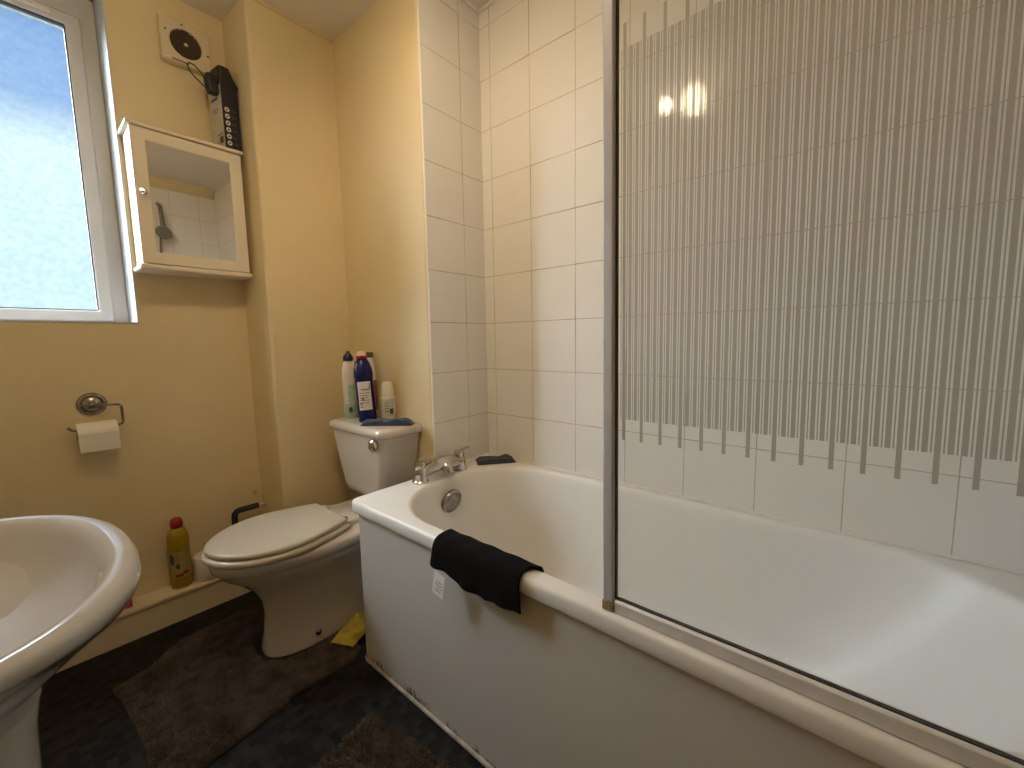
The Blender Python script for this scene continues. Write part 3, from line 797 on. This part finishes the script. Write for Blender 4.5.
# black adapter with cable on top of the carton
zt = ct + .246
ad = thing('power_adapter', (-.70, .775, zt), 'black power adapter with looped cable on top of the carton by the fan', 'adapter')
ap = MB()
ap.loft([[tuple(Tc @ Vector(p)) for p in rg] for rg in (rrect(-.030, .036, -.050, .045, .2462, .008, 4, 2), rrect(-.031, .040, -.052, .045, .258, .008, 4, 2), rrect(-.028, .026, -.048, .040, .288, .010, 4, 2), rrect(-.026, .014, -.045, .036, .320, .010, 4, 2), rrect(-.020, .008, -.038, .03, .325, .008, 4, 2))])
ap.build('adapter_body', M['black'], ad, smooth=40)
pl = MB()
pl.loft([[tuple(Tc @ Vector(p)) for p in rg] for rg in (rrect(-.066, -.034, -.05, -.016, .205, .008, 4, 2), rrect(-.072, -.0335, -.052, -.012, .225, .010, 4, 2), rrect(-.074, -.034, -.05, -.012, .262, .010, 4, 2), rrect(-.068, -.040, -.044, -.018, .275, .008, 4, 2))])
pl.tube([tuple(Tc @ Vector(p)) for p in ((-.045, -.03, .262), (-.035, -.02, .272), (-.02, -.01, .268))], .008, 8)
pl.build('plug', M['black'], ad, smooth=40)
lp = []
for i in range(25):
    a = 2 * PI * i / 24
    lp.append(Tc @ Vector((-.098 - .032 * math.cos(a) + .010 * math.sin(a), -.03, .252 - .026 * math.sin(a) - .018 * math.cos(a) * -1.0)))
lp = lp[2:-2]
MB().tube([tuple(Tc @ Vector((-.070, -.03, .245)))] + [tuple(p) for p in reversed(lp[12:])][::-1][:0] + [tuple(Tc @ Vector(q)) for q in
          ((-.085, -.03, .268), (-.104, -.03, .284), (-.120, -.03, .286), (-.128, -.03, .276), (-.124, -.03, .260), (-.110, -.03, .244), (-.094, -.03, .232), (-.078, -.03, .222), (-.068, -.03, .218))], .0024, 8).build('cable', M['black'], ad)
tag(MB().box(-.965, -.900, .722, .732, ct, ct + .006).build('flat_sliver', mat('dark brown stick', (.05, .03, .018), .6), None, bevel=.001),
    'thin dark brown stick lying on top of the wall cabinet', 'sliver')  # thin dark brown box on the cabinet top

# ------------------------------------------------------------------ extractor fan
FX, FZ = -.815, 2.273
fan = thing('extractor_fan', (FX, YW, FZ), 'square cream extractor fan with round dark grille high on the wall', 'fan')
Tf = at(FX, YW - .001, FZ) @ Matrix.Rotation(PI / 2, 4, 'X')       # local z points into the room
hw_ = .080
cv = MB()
def fanring(h, z): return [tuple(Tf @ Vector(p)) for p in rrect(-h, h, -h, h, z, .008, 5, 10)]
def fancirc(r, z):
    # circle ring with the same count as the square ring
    n = len(rrect(-1, 1, -1, 1, 0, .1, 5, 10)); out = []
    for p in rrect(-1, 1, -1, 1, 0, .1, 5, 10):
        a = math.atan2(p[1], p[0]); out.append(tuple(Tf @ Vector((r * math.cos(a), r * math.sin(a), z))))
    return out
cv.loft([fanring(hw_, 0), fanring(hw_, .026), fanring(hw_ - .004, .030), fancirc(.053, .030), fancirc(.051, .027), fancirc(.051, .012)], cap0=True, cap1=True)
cv.build('cover', M['fan'], fan, smooth=40)
gm = mat('dark brown grille', (.11, .075, .046), .5)
g = MB()
for i in range(15):
    x = -.049 + .007 * i; hh = math.sqrt(max(0, .0505 ** 2 - x * x))
    if hh > .004: g.box(-hh, hh, x - .0013, x + .0013, .018, .027, 0, Tf)
for a in (0, 60, 120):
    g.box(-.0505, .0505, -.0012, .0012, .016, .019, 0, Tf @ Rz(math.radians(a + 30)))
g.build('grille', gm, fan, smooth=0)
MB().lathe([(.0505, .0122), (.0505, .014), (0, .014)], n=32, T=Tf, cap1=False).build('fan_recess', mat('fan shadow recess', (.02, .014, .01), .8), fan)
MB().lathe([(.007, .014), (.007, .026), (.005, .0275), (0, .028)], n=20, T=Tf, cap1=False).build('hub', M['fan'], fan)
for px, py in ((-.063, .028), (.070, -.012), (-.010, .066)):
    MB().lathe([(.004, .0298), (.0035, .0312), (0, .0315)], n=12, T=Tf @ at(px, py, 0), cap1=False).build('screw', M['oldchrome'], fan)
MB().box(-.055, .005, -.0725, -.068, .0298, .0312, 0, Tf).build('slot', gm, fan, smooth=0)
MB().box(-.070, -.050, -.074, -.067, .0298, .0325, 0, Tf).build('indicator', M['whiteplastic'], fan, bevel=.001)

# ------------------------------------------------------------------ toilet roll holder
PX, PZ = -1.197, .897
tp = thing('toilet_roll_holder', (PX, YW, PZ), 'chrome wall holder with round plate carrying the toilet roll', 'toilet roll holder')
Tp = at(PX, YW - .001, PZ) @ Matrix.Rotation(PI / 2, 4, 'X')
MB().lathe([(.040, 0), (.041, .004), (.038, .009), (.031, .011), (.029, .008), (.027, .008), (.022, .013), (.010, .016), (.008, .030), (.0, .031)], n=36, T=Tp, cap1=False).build('wall_plate', M['oldchrome'], tp)
yr = YW - .042
MB().tube([(PX - .032, YW - .022, PZ - .002), (PX, YW - .034, PZ), (PX + .045, yr, PZ - .004), (PX + .066, yr, PZ - .006), (PX + .073, yr, PZ - .014), (PX + .073, yr, PZ - .070), (PX + .070, yr, PZ - .077),
           (PX + .060, yr, PZ - .080), (PX - .050, yr, PZ - .086), (PX - .058, yr, PZ - .084), (PX - .070, yr, PZ - .072)], .0042, 10).build('wire_arm', M['oldchrome'], tp)
def roll(name, c, axis, R, r, L, label, cat):
    T_ = at(*c) @ (Matrix.Rotation(PI / 2, 4, 'Y') if axis == 'x' else Matrix())
    n = 36
    t_ = thing(name, c, label, cat)
    rg = lambda q, z: [tuple(T_ @ Vector((q * math.cos(2 * PI * j / n), q * math.sin(2 * PI * j / n), z))) for j in range(n)]
    MB().loft([rg(r, -L / 2), rg(R - .002, -L / 2), rg(R, -L / 2 + .002), rg(R, L / 2 - .002), rg(R - .002, L / 2), rg(r, L / 2), rg(r, -L / 2)], False, False).build('paper', M['paper'], t_, smooth=50)
    MB().loft([rg(r - .0002, -L / 2), rg(r - .0002, L / 2), rg(r - .0018, L / 2), rg(r - .0018, -L / 2), rg(r - .0002, -L / 2)], False, False).build('card_core', M['cardtube'], t_, smooth=50)
    return t_, T_
rl, Tr = roll('toilet_roll', (PX + .003, yr, PZ - .107), 'x', .046, .021, .103, 'white toilet roll hanging on the chrome wall holder', 'toilet roll')
# loose sheet hanging in front
MB().grid(lambda u, v: (PX + .003 - .0515 + .103 * v, yr - .0462 - .0008 * math.sin(u * 3), PZ - .107 + .010 - .062 * u), 6, 6).build('loose_sheet', M['paper'], rl, smooth=60)

# ------------------------------------------------------------------ things on the pipe boxing
ZB = .1225
t, Tm = bottle('toilet_cleaner_bottle', (-1.003, .796, ZB), 'yellow cleaner bottle with red cap on the low boxing', 'bottle', [
    ('body', [(.032, 0), (.036, .005), (.036, .10), (.0355, .14), (.036, .17), (.0365, .20), (.033, .225), (.024, .245), (.018, .250)], M['yellowplastic'], 1, .8)], n=32)
MB().lathe([(.020, .249), (.0215, .252), (.0215, .268), (.018, .282), (.010, .288), (0, .289)], n=24, T=Tm, cap1=False).build('cap', M['redplastic'], t, smooth=45)
AY = math.radians(260)
wrap(t, Tm, 'paper_label', mat('printed yellow label', (.40, .31, .10), .5, col2=(.30, .20, .08), vscale=45), .0362, 1, .8, AY - 1.1, AY + 1.1, .045, .155)
marks(t, Tm, 'label_print', M['print'], .0364, 1, .8, [(AY - .9, AY - .5, .105, .140), (AY - .35, AY - .05, .085, .105), (AY - .95, AY - .6, .115, .150)])
marks(t, Tm, 'red_band', M['redplastic'], .0364, 1, .8, [(AY - .5, AY + .2, .052, .062), (AY + .2, AY + .7, .060, .070)])
roll('spare_toilet_roll', (-.915, .792, ZB + .051), 'z', .046, .020, .100, 'spare toilet roll standing on the low boxing beside the yellow bottle', 'toilet roll')
tag(MB().box(-1.285, -1.160, .770, .815, ZB, ZB + .055).build('small_carton', M['redcard'], None, bevel=.002), 'small red packet on the low boxing, partly hidden by the basin', 'packet')
pp = thing('waste_pipe', (-.78, .79, ZB), 'black bent pipe rising from the low boxing behind the toilet', 'pipe')
MB().tube([(-.802, .792, ZB), (-.802, .792, .345), (-.800, .792, .357), (-.792, .792, .366), (-.780, .792, .369), (-.705, .792, .369)], .0125, 14).build('black_sleeve', M['pipe'], pp)
MB().tube([(-.704, .792, .369), (XB - .001, .792, .369)], .0085, 14).build('bare_end', M['copper'], pp)
tag(MB().tube([(-.7, YW - .001, .418), (-.7, YW - .016, .418)], .009, 12).build('pipe_stub', M['copper'], None), 'short painted pipe stub in the wall above the black pipe', 'pipe stub')  # short stub of pipe set in the wall

# ------------------------------------------------------------------ on the floor
def shag(t, inside, bounds, n, seed, h=.011, edge=None):
    r = random.Random(seed); b = MB(); x0, x1, y0, y1 = bounds; k = 0
    while k < n:
        x, y = r.uniform(x0, x1), r.uniform(y0, y1)
        if not inside(x, y): continue
        k += 1
        a = r.uniform(0, 2 * PI) ; hh = h * r.uniform(.6, 1.25); ln = r.uniform(.003, .010)
        a2 = 1.2 + 3 * mnoise.noise(Vector((x * 6, y * 6, seed)))
        dx, dy = ln * math.cos(a2) + .004 * math.cos(a), ln * math.sin(a2) + .004 * math.sin(a)
        if not inside(x + dx, y + dy): continue
        w = .0014; px, py = -math.sin(a) * w, math.cos(a) * w
        z0 = .006
        b.v += [(x - px, y - py, z0), (x + px, y + py, z0), (x + dx * .5 + px, y + dy * .5 + py, z0 + hh * .75), (x + dx * .5 - px, y + dy * .5 - py, z0 + hh * .75), (x + dx, y + dy, z0 + hh)]
        q = len(b.v) - 5
        b.f += [(q, q + 1, q + 2, q + 3), (q + 3, q + 2, q + 4)]; b.m += [0, 0]
    o = b.build('pile', M['shag'], t, smooth=0, recalc=False)
    o['kind'] = 'stuff'
    return o
# contour mat round the foot of the toilet
def ped_outline():
    pts = [(-1.257, .490), (-1.163, .512), (-1.11, .56), (-1.06, .592), (-.96, .602), (-.80, .610), (-.675, .610), (-.655, .58), (-.650, .43), (-.648, .410)]
    # cut-out for the foot
    pts += [(-.78, .408), (-.865, .402), (-.900, .355), (-.906, .29), (-.898, .23), (-.86, .184), (-.78, .175), (-.648, .178)]
    pts += [(-.655, .03), (-.70, .004), (-.76, .008), (-.815, .012), (-.875, .020), (-.902, .016), (-.918, .004), (-.944, -.004), (-1.0, -.012), (-1.08, -.024), (-1.15, -.033), (-1.20, -.03), (-1.228, .0), (-1.234, .07), (-1.233, .165), (-1.236, .263), (-1.245, .41), (-1.257, .47)]
    return pts
def inpoly(P):
    def f(x, y):
        c = False; n = len(P)
        for i in range(n):
            (x1, y1), (x2, y2) = P[i], P[i - 1]
            if (y1 > y) != (y2 > y) and x < (x2 - x1) * (y - y1) / (y2 - y1) + x1: c = not c
        return c
    return f
PO = ped_outline()
mt1 = thing('pedestal_mat', (-.95, .3, 0), 'brown shaggy pedestal mat cut out around the toilet foot', 'bath mat')
MB().loft([[(x, y, .0006) for x, y in PO], [(x, y, .007) for x, y in PO]]).build('backing', M['matback'], mt1, smooth=0)
import bmesh
bm_ = bmesh.new(); bm_.from_mesh(mt1.children[0].data); bmesh.ops.triangulate(bm_, faces=bm_.faces); bm_.to_mesh(mt1.children[0].data); bm_.free()
shag(mt1, inpoly(PO), (-1.28, -.63, -.05, .62), 52000, 5)
# rectangular bath mat
ang = math.radians(9); c0 = Vector((-.778, -.234)); ux = Vector((-math.cos(ang), -math.sin(ang))); uy = Vector((math.sin(ang), -math.cos(ang)))
RP = [c0, c0 + ux * .50, c0 + ux * .48 + uy * .58, c0 + uy * .58]
RP = [(p.x, p.y) for p in RP]
mt2 = thing('bath_mat', (-1.0, -.6, 0), 'rectangular brown shaggy bath mat on the floor beside the bath panel', 'bath mat')
MB().loft([[(x, y, .0006) for x, y in RP], [(x, y, .007) for x, y in RP]]).build('backing', M['matback'], mt2, smooth=0)
shag(mt2, inpoly(RP), (-1.40, -.6, -1.1, -.2), 42000, 9)
# yellow duster by the pan foot
tag(blob('duster', M['yellowcloth'], -.075, .075, -.045, .05, .022, at(-.635, .110, .0275) @ Rz(math.radians(25)), 5.7, wedge=-.4),
    'crumpled yellow duster on the mat between toilet foot and bath', 'cloth')

# ------------------------------------------------------------------ lights
LX, LY = -1.12, -.52
lm = thing('ceiling_light', (LX, LY, ZC), 'round opal globe light on the bathroom ceiling', 'ceiling light')
MB().lathe([(.075, 0), (.078, -.010), (.070, -.022), (.045, -.026), (0, -.026)], (LX, LY, ZC - .001), 32, cap1=False).build('ceiling_plate', M['lamp_metal'], lm)
MB().lathe([(.0, -.150), (.03, -.145), (.052, -.130), (.065, -.105), (.068, -.085), (.062, -.058), (.048, -.036), (.042, -.027)], (LX, LY, ZC - .001), 32, cap0=False, cap1=False).build('opal_globe', M['lamp'], lm)

# a spot head on the same fitting, turned towards the alcove and the tiles
sd = Vector((.95, .50, -.95)).normalized()
sp0 = Vector((LX + .085, LY + .075, ZC - .075))
MB().tube([(sp0.x - .03, sp0.y - .027, ZC - .012), (sp0.x - .008, sp0.y - .007, ZC - .05), tuple(sp0)], .006, 10).build('spot_arm', M['lamp_metal'], lm)
MB().tube([tuple(sp0 - sd * .035), tuple(sp0 - sd * .03), tuple(sp0 + sd * .03), tuple(sp0 + sd * .045)], [.018, .024, .028, .034], 20).build('spot_head', M['lamp_metal'], lm)
sl = bpy.data.lights.new('spot_bulb', 'SPOT'); so = bpy.data.objects.new('spot_bulb', sl); COL.objects.link(so)
sl.energy = 13.0; sl.color = (1, .785, .51); sl.spot_size = math.radians(112); sl.spot_blend = 1.0; sl.shadow_soft_size = .03
so.location = sp0 + sd * .085; so.rotation_euler = sd.to_track_quat('-Z', 'Y').to_euler()

W = bpy.data.worlds.new('sky'); S.world = W; W.use_nodes = True
t = W.node_tree; N, L = t.nodes, t.links
bg = N['Background']
tc = N.new('ShaderNodeTexCoord')
sep = N.new('ShaderNodeSeparateXYZ'); L.new(tc.outputs['Generated'], sep.inputs[0])
mr = N.new('ShaderNodeValToRGB'); e = mr.color_ramp.elements
e[0].position = .0; e[0].color = (.39, .575, .61, 1)
e[1].position = 1.; e[1].color = (.10, .235, .50, 1)
q = mr.color_ramp.elements.new(.30); q.color = (.48, .63, .62, 1)
q = mr.color_ramp.elements.new(.36); q.color = (.115, .26, .50, 1)
L.new(sep.outputs['Z'], mr.inputs['Fac'])
# bright area added over the unseen left half of the sky, lighting the room
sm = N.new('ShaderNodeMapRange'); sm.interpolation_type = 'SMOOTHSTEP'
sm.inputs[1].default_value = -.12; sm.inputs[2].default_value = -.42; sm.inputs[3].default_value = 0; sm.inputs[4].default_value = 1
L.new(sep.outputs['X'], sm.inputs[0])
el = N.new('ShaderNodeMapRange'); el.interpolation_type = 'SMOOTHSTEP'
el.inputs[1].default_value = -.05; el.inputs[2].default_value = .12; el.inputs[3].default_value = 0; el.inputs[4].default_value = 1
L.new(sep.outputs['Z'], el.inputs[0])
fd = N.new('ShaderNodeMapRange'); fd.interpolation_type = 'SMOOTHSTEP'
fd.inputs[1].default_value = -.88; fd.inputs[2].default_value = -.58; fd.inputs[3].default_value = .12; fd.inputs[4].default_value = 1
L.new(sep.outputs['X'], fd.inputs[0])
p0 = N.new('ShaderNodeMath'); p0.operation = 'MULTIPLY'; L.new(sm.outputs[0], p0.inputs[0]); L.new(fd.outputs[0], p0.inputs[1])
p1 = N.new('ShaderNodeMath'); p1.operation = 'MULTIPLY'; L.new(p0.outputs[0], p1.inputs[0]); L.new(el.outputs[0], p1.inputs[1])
zn = N.new('ShaderNodeMapRange'); zn.interpolation_type = 'SMOOTHSTEP'        # brightness added to the unseen upper sky, lighting basin and floor
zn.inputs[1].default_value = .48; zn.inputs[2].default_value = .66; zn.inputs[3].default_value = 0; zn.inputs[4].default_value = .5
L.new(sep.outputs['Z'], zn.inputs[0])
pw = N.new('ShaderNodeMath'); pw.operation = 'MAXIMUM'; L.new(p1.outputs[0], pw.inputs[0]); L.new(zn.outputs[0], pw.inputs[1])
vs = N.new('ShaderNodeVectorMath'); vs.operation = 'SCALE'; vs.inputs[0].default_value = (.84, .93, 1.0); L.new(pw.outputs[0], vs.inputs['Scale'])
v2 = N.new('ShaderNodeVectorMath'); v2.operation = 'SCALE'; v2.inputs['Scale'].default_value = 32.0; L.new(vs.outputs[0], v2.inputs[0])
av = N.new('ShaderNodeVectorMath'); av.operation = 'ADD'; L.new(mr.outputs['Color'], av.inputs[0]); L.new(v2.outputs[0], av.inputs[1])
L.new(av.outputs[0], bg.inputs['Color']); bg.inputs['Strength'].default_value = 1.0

# ------------------------------------------------------------------ camera
f_px, yaw, pit, rol = 417.5685, math.radians(40.091), math.radians(-6.1374), math.radians(-.9686)
fw = Vector((math.cos(pit) * math.cos(yaw), math.cos(pit) * math.sin(yaw), math.sin(pit)))
rt = Vector((math.sin(yaw), -math.cos(yaw), 0)); up = rt.cross(fw)
r2 = math.cos(rol) * rt + math.sin(rol) * up; u2 = -math.sin(rol) * rt + math.cos(rol) * up
cd = bpy.data.cameras.new('camera'); cam = bpy.data.objects.new('camera', cd); COL.objects.link(cam)
Mx = Matrix((r2, u2, -fw)).transposed().to_4x4(); Mx.translation = (-1.36259, -1.29263, 1.10474)
cam.matrix_world = Mx
cd.sensor_width = 36; cd.lens = f_px / 1024 * 36; cd.clip_start = .02
S.camera = cam
S.view_settings.view_transform = 'Standard'; S.view_settings.look = 'None'
S.view_settings.gamma = 1; S.view_settings.use_curve_mapping = False
S.view_settings.exposure = 0.55
S.cycles.use_denoising = True
S.cycles.max_bounces = 10; S.cycles.diffuse_bounces = 6; S.cycles.transparent_max_bounces = 16
S.cycles.sample_clamp_indirect = 6
